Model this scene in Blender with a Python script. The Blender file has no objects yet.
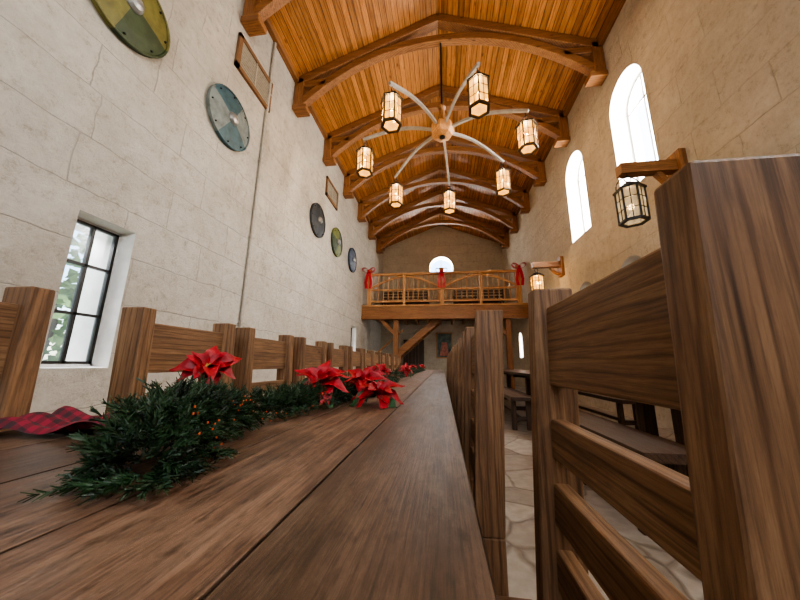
import bpy, bmesh, math, random
from mathutils import Vector, Matrix, noise
random.seed(7)
scene = bpy.context.scene
COL = scene.collection

# ------------------------------------------------------------------ materials
def newmat(name):
    m = bpy.data.materials.new(name); m.use_nodes = True
    nt = m.node_tree
    for n in list(nt.nodes): nt.nodes.remove(n)
    out = nt.nodes.new('ShaderNodeOutputMaterial')
    b = nt.nodes.new('ShaderNodeBsdfPrincipled')
    nt.links.new(b.outputs[0], out.inputs[0])
    return m, nt, b, out

def N(nt, t, **kw):
    n = nt.nodes.new(t)
    for k, v in kw.items():
        setattr(n, k, v)
    return n

def ramp(nt, fac, stops):
    r = nt.nodes.new('ShaderNodeValToRGB')
    el = r.color_ramp.elements
    while len(el) < len(stops): el.new(0.5)
    for e, (p, c) in zip(el, stops):
        e.position = p; e.color = (c[0], c[1], c[2], 1)
    nt.links.new(fac, r.inputs[0])
    return r

def mixc(nt, fac, a, b, mode='MIX'):
    m = nt.nodes.new('ShaderNodeMix'); m.data_type = 'RGBA'; m.blend_type = mode
    for s, v in ((m.inputs[0], fac), (m.inputs[6], a), (m.inputs[7], b)):
        if hasattr(v, 'is_linked'): nt.links.new(v, s)
        elif isinstance(v, (int, float)): s.default_value = v
        else: s.default_value = (v[0], v[1], v[2], 1)
    return m.outputs[2]

def simple(name, col, rough=0.6, metal=0.0, nscale=20, var=0.15, emis=None, es=0):
    m, nt, b, out = newmat(name)
    tc = N(nt, 'ShaderNodeTexCoord')
    no = N(nt, 'ShaderNodeTexNoise'); no.inputs['Scale'].default_value = nscale
    no.inputs['Detail'].default_value = 5
    nt.links.new(tc.outputs['Object'], no.inputs['Vector'])
    d = [max(0, c*(1-var)) for c in col]; l = [min(1, c*(1+var)) for c in col]
    r = ramp(nt, no.outputs[0], [(0.3, d), (0.7, l)])
    nt.links.new(r.outputs[0], b.inputs['Base Color'])
    b.inputs['Roughness'].default_value = rough
    b.inputs['Metallic'].default_value = metal
    if emis:
        b.inputs['Emission Color'].default_value = (*emis, 1)
        b.inputs['Emission Strength'].default_value = es
    return m

def wood(name, dark, mid, light, axis=1, rough=0.5, scale=1.0, plank=None, plank_axis=0, bump=0.25, knots=True, gap=0.03, worn=None, fine=1.0, pvar=0.0):
    """grain runs along `axis` (object space)"""
    m, nt, b, out = newmat(name)
    tc = N(nt, 'ShaderNodeTexCoord')
    vec = tc.outputs['Object']; vec0 = vec
    pl_out = None
    if plank:
        sep = N(nt, 'ShaderNodeSeparateXYZ'); nt.links.new(vec, sep.inputs[0])
        dv = N(nt, 'ShaderNodeMath', operation='DIVIDE'); dv.inputs[1].default_value = plank
        nt.links.new(sep.outputs[plank_axis], dv.inputs[0])
        fl = N(nt, 'ShaderNodeMath', operation='FLOOR'); nt.links.new(dv.outputs[0], fl.inputs[0])
        fr = N(nt, 'ShaderNodeMath', operation='FRACT'); nt.links.new(dv.outputs[0], fr.inputs[0])
        wn = N(nt, 'ShaderNodeTexWhiteNoise'); wn.noise_dimensions = '1D'
        nt.links.new(fl.outputs[0], wn.inputs['W'])
        sc = N(nt, 'ShaderNodeVectorMath', operation='SCALE'); sc.inputs['Scale'].default_value = 13.0
        nt.links.new(wn.outputs['Color'], sc.inputs[0])
        ad = N(nt, 'ShaderNodeVectorMath', operation='ADD')
        nt.links.new(vec, ad.inputs[0]); nt.links.new(sc.outputs[0], ad.inputs[1])
        vec = ad.outputs[0]
        pl_out = (wn.outputs['Value'], fr.outputs[0])
    else:
        oi = N(nt, 'ShaderNodeObjectInfo')
        sc = N(nt, 'ShaderNodeMath', operation='MULTIPLY'); sc.inputs[1].default_value = 17.0
        nt.links.new(oi.outputs['Random'], sc.inputs[0])
        ad = N(nt, 'ShaderNodeVectorMath', operation='ADD')
        nt.links.new(vec, ad.inputs[0]); nt.links.new(sc.outputs[0], ad.inputs[1])
        vec = ad.outputs[0]
    mp = N(nt, 'ShaderNodeMapping')
    s = [14*scale]*3; s[axis] = 1.1*scale
    mp.inputs['Scale'].default_value = s
    nt.links.new(vec, mp.inputs[0])
    n1 = N(nt, 'ShaderNodeTexNoise'); n1.inputs['Scale'].default_value = 1.3
    n1.inputs['Detail'].default_value = 10; n1.inputs['Roughness'].default_value = 0.72
    n1.inputs['Distortion'].default_value = 0.8
    nt.links.new(mp.outputs[0], n1.inputs['Vector'])
    mp2 = N(nt, 'ShaderNodeMapping')
    s = [150*scale*fine]*3; s[axis] = 4.0*scale*fine
    mp2.inputs['Scale'].default_value = s
    nt.links.new(vec, mp2.inputs[0])
    n2 = N(nt, 'ShaderNodeTexNoise'); n2.inputs['Scale'].default_value = 1.5; n2.inputs['Detail'].default_value = 6
    n2.inputs['Roughness'].default_value = 0.7
    nt.links.new(mp2.outputs[0], n2.inputs['Vector'])
    r = ramp(nt, n1.outputs[0], [(0.3, dark), (0.5, mid), (0.72, light)])
    r2 = ramp(nt, n2.outputs[0], [(0.36, (0.42, 0.40, 0.38)), (0.54, (1, 1, 1))])
    col = mixc(nt, 0.75, r.outputs[0], r2.outputs[0], 'MULTIPLY')
    wv = N(nt, 'ShaderNodeTexWave'); wv.wave_type = 'RINGS'; wv.rings_direction = 'XYZ'[axis]
    wv.inputs['Scale'].default_value = 8.0*scale; wv.inputs['Distortion'].default_value = 2.6
    wv.inputs['Detail'].default_value = 3; wv.inputs['Detail Scale'].default_value = 1.2
    mp5 = N(nt, 'ShaderNodeMapping'); s = [1.7]*3; s[axis] = 0.35; mp5.inputs['Scale'].default_value = s
    nt.links.new(vec, mp5.inputs[0]); nt.links.new(mp5.outputs[0], wv.inputs['Vector'])
    rwv = ramp(nt, wv.outputs[0], [(0.0, (0.50, 0.44, 0.38)), (0.25, (1, 1, 1))])
    col = mixc(nt, 0.75, col, rwv.outputs[0], 'MULTIPLY')
    if worn:
        n3 = N(nt, 'ShaderNodeTexNoise'); n3.inputs['Scale'].default_value = 5.5; n3.inputs['Detail'].default_value = 12
        n3.inputs['Roughness'].default_value = 0.85
        mp4 = N(nt, 'ShaderNodeMapping'); s = [1.8]*3; s[axis] = 0.6; mp4.inputs['Scale'].default_value = s
        nt.links.new(vec0, mp4.inputs[0]); nt.links.new(mp4.outputs[0], n3.inputs['Vector'])
        rw = ramp(nt, n3.outputs[0], [(0.48, (0, 0, 0)), (0.62, (0.6, 0.6, 0.6))])
        col = mixc(nt, rw.outputs[0], col, worn)
        col = mixc(nt, 0.6, col, r2.outputs[0], 'MULTIPLY')
        rs = ramp(nt, n3.outputs[0], [(0.36, (0.45, 0.42, 0.40)), (0.46, (1, 1, 1))])
        col = mixc(nt, 0.85, col, rs.outputs[0], 'MULTIPLY')
        n6 = N(nt, 'ShaderNodeTexNoise'); n6.inputs['Scale'].default_value = 38; n6.inputs['Detail'].default_value = 6
        nt.links.new(mp4.outputs[0], n6.inputs['Vector'])
        r6 = ramp(nt, n6.outputs[0], [(0.30, (0.3, 0.27, 0.25)), (0.42, (1, 1, 1))])
        col = mixc(nt, 0.85, col, r6.outputs[0], 'MULTIPLY')
    if knots:
        mp3 = N(nt, 'ShaderNodeMapping')
        s = [5.0*scale]*3; s[axis] = 2.2*scale
        mp3.inputs['Scale'].default_value = s
        nt.links.new(vec, mp3.inputs[0])
        vo = N(nt, 'ShaderNodeTexVoronoi'); vo.inputs['Scale'].default_value = 1.0
        nt.links.new(mp3.outputs[0], vo.inputs['Vector'])
        rk = ramp(nt, vo.outputs['Distance'], [(0.05, (0.3, 0.22, 0.18)), (0.13, (1, 1, 1))])
        col = mixc(nt, 0.8, col, rk.outputs[0], 'MULTIPLY')
    hgt = n2.outputs[0]
    if pl_out:
        rv = ramp(nt, pl_out[0], [(0, (0.66, 0.64, 0.62)), (1, (1.15, 1.1, 1.05))])
        col = mixc(nt, 1.0, col, rv.outputs[0], 'MULTIPLY')
        ed = ramp(nt, pl_out[1], [(0.0, (0.07, 0.05, 0.04)), (gap, (1, 1, 1)), (1-gap, (1, 1, 1)), (1.0, (0.07, 0.05, 0.04))])
        col = mixc(nt, 1.0, col, ed.outputs[0], 'MULTIPLY')
        mm = N(nt, 'ShaderNodeMath', operation='MULTIPLY_ADD'); mm.inputs[1].default_value = 0.3
        nt.links.new(n2.outputs[0], mm.inputs[0]); nt.links.new(ed.outputs[0], mm.inputs[2])
        hgt = mm.outputs[0]
    nt.links.new(col, b.inputs['Base Color'])
    bp = N(nt, 'ShaderNodeBump'); bp.inputs['Strength'].default_value = bump; bp.inputs['Distance'].default_value = 0.004
    nt.links.new(hgt, bp.inputs['Height']); nt.links.new(bp.outputs[0], b.inputs['Normal'])
    rr = ramp(nt, n1.outputs[0], [(0.3, (rough*0.8,)*3), (0.7, (min(1, rough*1.25),)*3)])
    nt.links.new(rr.outputs[0], b.inputs['Roughness'])
    b.inputs['Specular IOR Level'].default_value = 0.4
    return m

def plaster(name, c1, c2, mortar, u=1, v=2, bw=1.0, bh=0.50, bump=0.8):
    m, nt, b, out = newmat(name)
    tc = N(nt, 'ShaderNodeTexCoord')
    sep = N(nt, 'ShaderNodeSeparateXYZ'); nt.links.new(tc.outputs['Object'], sep.inputs[0])
    cb = N(nt, 'ShaderNodeCombineXYZ')
    nt.links.new(sep.outputs[u], cb.inputs[0]); nt.links.new(sep.outputs[v], cb.inputs[1])
    nz = N(nt, 'ShaderNodeTexNoise'); nz.inputs['Scale'].default_value = 3.5; nz.inputs['Detail'].default_value = 5
    nt.links.new(cb.outputs[0], nz.inputs['Vector'])
    ds = N(nt, 'ShaderNodeVectorMath', operation='SCALE'); ds.inputs['Scale'].default_value = 0.07
    nt.links.new(nz.outputs['Color'], ds.inputs[0])
    ad = N(nt, 'ShaderNodeVectorMath', operation='ADD')
    nt.links.new(cb.outputs[0], ad.inputs[0]); nt.links.new(ds.outputs[0], ad.inputs[1])
    br = N(nt, 'ShaderNodeTexBrick'); br.offset = 0.45; br.squash = 1.35; br.squash_frequency = 3
    br.inputs['Scale'].default_value = 1.0
    br.inputs['Brick Width'].default_value = bw; br.inputs['Row Height'].default_value = bh
    br.inputs['Mortar Size'].default_value = 0.008; br.inputs['Mortar Smooth'].default_value = 0.8
    br.inputs['Color1'].default_value = (0.93, 0.93, 0.92, 1); br.inputs['Color2'].default_value = (1, 1, 1, 1)
    br.inputs['Mortar'].default_value = (0.96, 0.96, 0.96, 1)
    nt.links.new(ad.outputs[0], br.inputs['Vector'])
    n1 = N(nt, 'ShaderNodeTexNoise'); n1.inputs['Scale'].default_value = 1.6; n1.inputs['Detail'].default_value = 10
    n1.inputs['Roughness'].default_value = 0.75
    nt.links.new(tc.outputs['Object'], n1.inputs['Vector'])
    n2 = N(nt, 'ShaderNodeTexNoise'); n2.inputs['Scale'].default_value = 9; n2.inputs['Detail'].default_value = 12
    n2.inputs['Roughness'].default_value = 0.8
    nt.links.new(tc.outputs['Object'], n2.inputs['Vector'])
    r1 = ramp(nt, n1.outputs[0], [(0.32, c1), (0.62, c2)])
    r2 = ramp(nt, n2.outputs[0], [(0.32, (0.55, 0.51, 0.45)), (0.46, (0.92, 0.90, 0.87)), (0.62, (1, 1, 1))])
    col = mixc(nt, 0.85, r1.outputs[0], r2.outputs[0], 'MULTIPLY')
    col = mixc(nt, 0.8, col, br.outputs['Color'], 'MULTIPLY')
    mf = N(nt, 'ShaderNodeMath', operation='MULTIPLY')
    rb = ramp(nt, n1.outputs[0], [(0.38, (0.05,)*3), (0.6, (0.6,)*3)])
    nt.links.new(br.outputs['Fac'], mf.inputs[0]); nt.links.new(rb.outputs[0], mf.inputs[1])
    col = mixc(nt, mf.outputs[0], col, mortar)
    nt.links.new(col, b.inputs['Base Color'])
    b.inputs['Roughness'].default_value = 0.92
    b.inputs['Specular IOR Level'].default_value = 0.2
    h1 = N(nt, 'ShaderNodeMath', operation='MULTIPLY_ADD'); h1.inputs[1].default_value = -0.3
    nt.links.new(br.outputs['Fac'], h1.inputs[0]); nt.links.new(n2.outputs[0], h1.inputs[2])
    bp = N(nt, 'ShaderNodeBump'); bp.inputs['Strength'].default_value = bump; bp.inputs['Distance'].default_value = 0.07
    nt.links.new(h1.outputs[0], bp.inputs['Height']); nt.links.new(bp.outputs[0], b.inputs['Normal'])
    return m

M_wallL = plaster('plaster_left', (0.46, 0.42, 0.355), (0.60, 0.56, 0.49), (0.32, 0.285, 0.24))
M_wallR = plaster('plaster_right', (0.55, 0.47, 0.36), (0.70, 0.62, 0.495), (0.40, 0.33, 0.245))
M_wallF = plaster('plaster_far', (0.50, 0.43, 0.335), (0.64, 0.57, 0.455), (0.3, 0.26, 0.2), u=0)
M_reveal = simple('window_reveal', (0.74, 0.72, 0.68), 0.85, 0, 8, 0.08)
M_ceil = wood('ceiling_boards', (0.34, 0.125, 0.028), (0.53, 0.22, 0.056), (0.68, 0.32, 0.10), axis=1, rough=0.45, plank=0.12, plank_axis=0, scale=0.9, gap=0.09, bump=0.5, fine=0.6)
TR = ((0.17, 0.070, 0.023), (0.30, 0.128, 0.043), (0.42, 0.195, 0.07))
M_trX = wood('truss_wood_x', *TR, axis=0, rough=0.5)
M_trY = wood('truss_wood_y', *TR, axis=1, rough=0.5)
M_trZ = wood('truss_wood_z', *TR, axis=2, rough=0.5)
RL = ((0.34, 0.15, 0.05), (0.54, 0.27, 0.10), (0.68, 0.38, 0.16))
M_rlX = wood('rail_wood_x', *RL, axis=0, rough=0.5)
M_rlZ = wood('rail_wood_z', *RL, axis=2, rough=0.5)
CH = ((0.10, 0.050, 0.023), (0.215, 0.113, 0.052), (0.35, 0.205, 0.10))
M_chX = wood('chair_wood_x', *CH, axis=0, rough=0.58, scale=1.6, fine=0.8)
M_chY = wood('chair_wood_y', *CH, axis=1, rough=0.58, scale=1.6, fine=0.8)
M_chZ = wood('chair_wood_z', *CH, axis=2, rough=0.58, scale=1.6, fine=0.8)
DK = ((0.035, 0.018, 0.010), (0.075, 0.040, 0.021), (0.13, 0.072, 0.038))
M_dkY = wood('dark_wood_y', *DK, axis=1, rough=0.45)
M_dkX = wood('dark_wood_x', *DK, axis=0, rough=0.45)
M_dkZ = wood('dark_wood_z', *DK, axis=2, rough=0.45)
M_table = wood('table_top_wood', (0.045, 0.025, 0.016), (0.125, 0.073, 0.047), (0.23, 0.145, 0.096), axis=1, rough=0.40, plank=0.178, plank_axis=0, scale=1.5, bump=0.6, gap=0.014, worn=(0.28, 0.195, 0.135))
M_iron = simple('black_iron', (0.03, 0.028, 0.026), 0.45, 0.7)
M_brass = simple('lantern_frame_bronze', (0.08, 0.045, 0.02), 0.5, 0.3)
M_armgrey = simple('weathered_arm', (0.30, 0.285, 0.26), 0.5, 0.1, 12)
M_white = simple('white_paint', (0.75, 0.76, 0.76), 0.5)
M_red = simple('red_velvet', (0.33, 0.004, 0.012), 0.55, 0, 60, 0.45)
M_bow = simple('red_ribbon', (0.45, 0.006, 0.02), 0.4)
M_yel = simple('yellow_bud', (0.35, 0.24, 0.04), 0.6)
M_leafg = simple('green_leaf', (0.02, 0.075, 0.02), 0.55, 0, 30, 0.4)
M_need = simple('pine_needle', (0.017, 0.047, 0.015), 0.5, 0, 22, 0.75)
M_fol = simple('outdoor_foliage', (0.20, 0.34, 0.11), 0.6, 0, 2.5, 0.6)
M_fairy = simple('fairy_bulb', (0.55, 0.08, 0.03), 0.3, 0, 20, 0.1, (1.0, 0.22, 0.07), 0.12)

def glass_mat(name, ecol, es, trans, gloss=0.08, nscale=9):
    m, nt, b, out = newmat(name)
    nt.nodes.remove(b)
    tc = N(nt, 'ShaderNodeTexCoord')
    no = N(nt, 'ShaderNodeTexNoise'); no.inputs['Scale'].default_value = nscale
    nt.links.new(tc.outputs['Object'], no.inputs['Vector'])
    d = tuple(c*0.6 for c in ecol)
    r = ramp(nt, no.outputs[0], [(0.35, d), (0.65, ecol)])
    em = N(nt, 'ShaderNodeEmission'); em.inputs['Strength'].default_value = es
    nt.links.new(r.outputs[0], em.inputs[0])
    tr = N(nt, 'ShaderNodeBsdfTransparent')
    gl = N(nt, 'ShaderNodeBsdfGlossy'); gl.inputs['Roughness'].default_value = 0.15
    m1 = N(nt, 'ShaderNodeMixShader'); m1.inputs[0].default_value = trans
    nt.links.new(em.outputs[0], m1.inputs[1]); nt.links.new(tr.outputs[0], m1.inputs[2])
    m2 = N(nt, 'ShaderNodeMixShader'); m2.inputs[0].default_value = gloss
    nt.links.new(m1.outputs[0], m2.inputs[1]); nt.links.new(gl.outputs[0], m2.inputs[2])
    nt.links.new(m2.outputs[0], out.inputs[0])
    return m
M_glit = glass_mat('lantern_glass_lit', (1.0, 0.42, 0.06), 2.6, 0.25, 0.02)
M_gunl = glass_mat('lantern_glass_dim', (0.9, 0.62, 0.32), 0.8, 0.45)
M_pane = glass_mat('window_glass', (0.7, 0.8, 0.85), 0.6, 0.85, 0.03)
M_flame = simple('bulb_glow', (1, 0.8, 0.5), 0.5, 0, 5, 0.01, (1.0, 0.6, 0.22), 5)

def floor_mat():
    m, nt, b, out = newmat('flagstone')
    tc = N(nt, 'ShaderNodeTexCoord')
    nz = N(nt, 'ShaderNodeTexNoise'); nz.inputs['Scale'].default_value = 3
    nt.links.new(tc.outputs['Object'], nz.inputs['Vector'])
    ds = N(nt, 'ShaderNodeVectorMath', operation='SCALE'); ds.inputs['Scale'].default_value = 0.15
    nt.links.new(nz.outputs['Color'], ds.inputs[0])
    ad = N(nt, 'ShaderNodeVectorMath', operation='ADD')
    nt.links.new(tc.outputs['Object'], ad.inputs[0]); nt.links.new(ds.outputs[0], ad.inputs[1])
    v = N(nt, 'ShaderNodeTexVoronoi'); v.feature = 'DISTANCE_TO_EDGE'; v.inputs['Scale'].default_value = 2.0
    v2 = N(nt, 'ShaderNodeTexVoronoi'); v2.inputs['Scale'].default_value = 2.0
    nt.links.new(ad.outputs[0], v.inputs['Vector']); nt.links.new(ad.outputs[0], v2.inputs['Vector'])
    n2 = N(nt, 'ShaderNodeTexNoise'); n2.inputs['Scale'].default_value = 12; n2.inputs['Detail'].default_value = 7
    nt.links.new(tc.outputs['Object'], n2.inputs['Vector'])
    sp = N(nt, 'ShaderNodeSeparateColor'); nt.links.new(v2.outputs['Color'], sp.inputs[0])
    c = ramp(nt, sp.outputs[0], [(0, (0.33, 0.29, 0.235)), (1, (0.50, 0.46, 0.39))])
    c2 = ramp(nt, n2.outputs[0], [(0.3, (0.65, 0.62, 0.58)), (0.65, (1, 1, 1))])
    col = mixc(nt, 0.8, c.outputs[0], c2.outputs[0], 'MULTIPLY')
    e = ramp(nt, v.outputs['Distance'], [(0.008, (0.6, 0.56, 0.52)), (0.03, (1, 1, 1))])
    col = mixc(nt, 1, col, e.outputs[0], 'MULTIPLY')
    nt.links.new(col, b.inputs['Base Color'])
    b.inputs['Roughness'].default_value = 0.45
    h = N(nt, 'ShaderNodeMath', operation='MULTIPLY_ADD'); h.inputs[1].default_value = 0.3
    nt.links.new(n2.outputs[0], h.inputs[0]); nt.links.new(e.outputs[0], h.inputs[2])
    bp = N(nt, 'ShaderNodeBump'); bp.inputs['Strength'].default_value = 0.5; bp.inputs['Distance'].default_value = 0.02
    nt.links.new(h.outputs[0], bp.inputs['Height']); nt.links.new(bp.outputs[0], b.inputs['Normal'])
    return m
M_floor = floor_mat()

def plaid_mat():
    m, nt, b, out = newmat('red_plaid')
    tc = N(nt, 'ShaderNodeTexCoord')
    sep = N(nt, 'ShaderNodeSeparateXYZ'); nt.links.new(tc.outputs['Object'], sep.inputs[0])
    fs = []
    for i in (0, 1):
        a = N(nt, 'ShaderNodeMath', operation='MULTIPLY'); a.inputs[1].default_value = 42
        nt.links.new(sep.outputs[i], a.inputs[0])
        f = N(nt, 'ShaderNodeMath', operation='FRACT'); nt.links.new(a.outputs[0], f.inputs[0])
        g = N(nt, 'ShaderNodeMath', operation='GREATER_THAN'); g.inputs[1].default_value = 0.5
        nt.links.new(f.outputs[0], g.inputs[0]); fs.append(g)
    s = N(nt, 'ShaderNodeMath', operation='ADD')
    nt.links.new(fs[0].outputs[0], s.inputs[0]); nt.links.new(fs[1].outputs[0], s.inputs[1])
    h = N(nt, 'ShaderNodeMath', operation='MULTIPLY'); h.inputs[1].default_value = 0.5
    nt.links.new(s.outputs[0], h.inputs[0])
    r = ramp(nt, h.outputs[0], [(0.1, (0.22, 0.01, 0.03)), (0.5, (0.11, 0.008, 0.018)), (0.95, (0.03, 0.012, 0.016))])
    nt.links.new(r.outputs[0], b.inputs['Base Color']); b.inputs['Roughness'].default_value = 0.8
    return m
M_plaid = plaid_mat()

# ------------------------------------------------------------------ mesh builder
class B:
    def __init__(s): s.v = []; s.f = []; s.m = []; s.mats = []
    def mi(s, mat):
        if mat not in s.mats: s.mats.append(mat)
        return s.mats.index(mat)
    def add(s, vs, fs, mat):
        o = len(s.v); s.v += [tuple(v) for v in vs]; i = s.mi(mat)
        for f in fs: s.f.append([o+k for k in f]); s.m.append(i)
    def box(s, lo, hi, mat, shear=0.0, z0=0.0, R=None, c=None):
        x0, y0, a = lo; x1, y1, b_ = hi
        vs = [Vector(p) for p in [(x0,y0,a),(x1,y0,a),(x1,y1,a),(x0,y1,a),(x0,y0,b_),(x1,y0,b_),(x1,y1,b_),(x0,y1,b_)]]
        if shear: vs = [Vector((v.x+shear*max(0, v.z-z0), v.y, v.z)) for v in vs]
        if R is not None:
            c = Vector(c) if c is not None else (Vector(lo)+Vector(hi))/2
            vs = [R @ (v-c) + c for v in vs]
        s.add(vs, [(0,3,2,1),(4,5,6,7),(0,1,5,4),(1,2,6,5),(2,3,7,6),(3,0,4,7)], mat)
    def sweep(s, pts, w, h, side, mat):
        pts = [Vector(p) for p in pts]; side = Vector(side).normalized()
        rings = []
        for i, p in enumerate(pts):
            t = (pts[min(i+1, len(pts)-1)]-pts[max(i-1, 0)]).normalized()
            n = side.cross(t).normalized()
            rings.append([p+side*w/2+n*h/2, p-side*w/2+n*h/2, p-side*w/2-n*h/2, p+side*w/2-n*h/2])
        vs = [v for r in rings for v in r]; fs = []
        for i in range(len(pts)-1):
            for k in range(4):
                a = i*4+k; b_ = i*4+(k+1) % 4
                fs.append((a, b_, b_+4, a+4))
        L = (len(pts)-1)*4
        fs += [(3,2,1,0), (L, L+1, L+2, L+3)]
        s.add(vs, fs, mat)
    def tube(s, pts, r, mat, n=8, r2=None, caps=True):
        pts = [Vector(p) for p in pts]; rings = []
        for i, p in enumerate(pts):
            t = (pts[min(i+1, len(pts)-1)]-pts[max(i-1, 0)]).normalized()
            a = Vector((0,0,1)) if abs(t.z) < 0.9 else Vector((1,0,0))
            u = t.cross(a).normalized(); w = t.cross(u)
            rr = r if r2 is None else r+(r2-r)*i/(len(pts)-1)
            rings.append([p+u*rr*math.cos(2*math.pi*k/n)+w*rr*math.sin(2*math.pi*k/n) for k in range(n)])
        vs = [v for q in rings for v in q]; fs = []
        for i in range(len(pts)-1):
            for k in range(n):
                a = i*n+k; b_ = i*n+(k+1) % n
                fs.append((a, b_, b_+n, a+n))
        if caps:
            fs.append(tuple(range(n-1, -1, -1))); o = (len(pts)-1)*n; fs.append(tuple(o+k for k in range(n)))
        s.add(vs, fs, mat)
    def lathe(s, prof, c, mat, n=24, rot=None, a0=0.0, caps=True):
        c = Vector(c); vs = []; fs = []
        for r, z in prof:
            for k in range(n):
                a = a0+2*math.pi*k/n
                v = Vector((r*math.cos(a), r*math.sin(a), z))
                if rot is not None: v = rot @ v
                vs.append(c+v)
        for i in range(len(prof)-1):
            for k in range(n):
                a = i*n+k; b_ = i*n+(k+1) % n
                fs.append((a, b_, b_+n, a+n))
        if caps:
            fs.append(tuple(range(n-1, -1, -1))); o = (len(prof)-1)*n; fs.append(tuple(o+k for k in range(n)))
        s.add(vs, fs, mat)
    def mesh(s, name, fix=True):
        me = bpy.data.meshes.new(name); me.from_pydata(s.v, [], s.f)
        for m in s.mats: me.materials.append(m)
        for p, i in zip(me.polygons, s.m): p.material_index = i
        if fix:
            bm = bmesh.new(); bm.from_mesh(me); bmesh.ops.recalc_face_normals(bm, faces=bm.faces); bm.to_mesh(me); bm.free()
        me.update(); return me
    def obj(s, name, loc=(0,0,0), rot=0, bevel=0, fix=True, smooth=False):
        o = bpy.data.objects.new(name, s.mesh(name, fix)); COL.objects.link(o)
        o.location = loc; o.rotation_euler = (0,0,rot)
        if smooth:
            for p in o.data.polygons: p.use_smooth = True
        if bevel: addbevel(o, bevel)
        return o
def addbevel(o, w):
    b = o.modifiers.new('bevel', 'BEVEL'); b.width = w; b.segments = 2; b.limit_method = 'ANGLE'; b.angle_limit = 0.7
def inst(name, me, loc, rot=0, bevel=0):
    o = bpy.data.objects.new(name, me); COL.objects.link(o); o.location = loc; o.rotation_euler = (0,0,rot)
    if bevel: addbevel(o, bevel)
    return o

# ------------------------------------------------------------------ dimensions
XL, XR = -3.30, 3.35
YB, YF = -4.0, 16.2
ZE, ZR = 7.42, 8.75     # eaves / ridge
XC = (XL+XR)/2
T = 0.5

def arch_cutter(a0, a1, z0, zs, d0, d1, axis):
    w = (a1-a0)/2; c = (a0+a1)/2
    prof = [(a0, z0), (a1, z0), (a1, zs)]
    for k in range(1, 16):
        t = math.pi*k/16; prof.append((c+w*math.cos(t), zs+w*math.sin(t)))
    prof.append((a0, zs))
    n = len(prof)
    if axis == 'x': vs = [(d0, a, z) for a, z in prof]+[(d1, a, z) for a, z in prof]
    else: vs = [(a, d0, z) for a, z in prof]+[(a, d1, z) for a, z in prof]
    fs = [tuple(range(n)), tuple(range(2*n-1, n-1, -1))]+[(i, (i+1) % n, n+(i+1) % n, n+i) for i in range(n)]
    b = B(); b.add(vs, fs, M_white); return b
def splay_cutter(a0, a1, z0, z1, s):
    b = B()
    vs = [(XL-T-0.1, a0, z0), (XL-T-0.1, a1, z0), (XL-T-0.1, a1, z1), (XL-T-0.1, a0, z1),
          (XL+0.05, a0-s, z0-s), (XL+0.05, a1+s, z0-s), (XL+0.05, a1+s, z1+s), (XL+0.05, a0-s, z1+s)]
    b.add(vs, [(0,1,2,3), (7,6,5,4), (0,4,5,1), (1,5,6,2), (2,6,7,3), (3,7,4,0)], M_white); return b

def cut(o, cutters, mat=None):
    for c in cutters:
        co = c.obj('tmp_cut')
        co.data.materials.clear(); co.data.materials.append(mat or o.data.materials[0])
        md = o.modifiers.new('b', 'BOOLEAN'); md.object = co; md.operation = 'DIFFERENCE'; md.solver = 'EXACT'
        md.material_mode = 'TRANSFER'
        dg = bpy.context.evaluated_depsgraph_get(); dg.update()
        me = bpy.data.meshes.new_from_object(o.evaluated_get(dg))
        o.modifiers.clear(); old = o.data; o.data = me; bpy.data.meshes.remove(old)
        bpy.data.objects.remove(co, do_unlink=True)

# ------------------------------------------------------------------ shell
b = B(); b.box((XL-T, YB-T, 0), (XL, YF+T, ZE+0.15), M_wallL); wl = b.obj('wall_left')
LW = [(-1.4, -0.75), (2.15, 2.60), (10.7, 11.3)]
cut(wl, [splay_cutter(a, c, 0.86, 2.22, 0.04) for a, c in LW], M_reveal)
b = B(); b.box((XR, YB-T, 0), (XR+T, YF+T, ZE+0.15), M_wallR); wr = b.obj('wall_right')
RW = [(-0.9, 0.1), (4.58, 5.56), (6.75, 7.73)]  # first opening is out of view, added to bring in more light
cs = [arch_cutter(a, c, 3.95, 5.65, XR-0.1, XR+T+0.1, 'x') for a, c in RW]
cs += [arch_cutter(13.3, 13.8, 1.2, 2.0, XR-0.1, XR+T+0.1, 'x')]
NI = [(2.45, 3.25), (5.2, 6.0), (6.95, 7.75), (9.3, 10.1)]
cs += [arch_cutter(a, c, 1.3, 2.42, XR-0.1, XR+0.22, 'x') for a, c in NI]
cut(wr, cs, M_reveal)
def gable(name, y0, y1, mat):
    b = B()
    pr = [(XL-T, 0), (XR+T, 0), (XR+T, ZE+0.1), (XC, ZR+0.15), (XL-T, ZE+0.1)]
    vs = [(x, y0, z) for x, z in pr]+[(x, y1, z) for x, z in pr]; n = 5
    b.add(vs, [tuple(range(n)), tuple(range(2*n-1, n-1, -1))]+[(i, (i+1) % n, n+(i+1) % n, n+i) for i in range(n)], mat)
    return b.obj(name)
wf = gable('wall_far', YF, YF+T, M_wallF)
cut(wf, [arch_cutter(XC-0.65, XC+0.65, 5.75, 6.15, YF-0.1, YF+T+0.1, 'y')], M_reveal)
wb = gable('wall_near', YB-T, YB, M_wallF)
cut(wb, [arch_cutter(XC-1.5, XC+1.5, 2.6, 4.6, YB-T-0.1, YB+0.1, 'y')], M_reveal)  # unseen opening behind the camera, added for the fill lamp
b = B(); b.box((XL-T, YB-T, -0.2), (XR+T, YF+T, 0), M_floor); b.obj('floor')
b = B()
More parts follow.
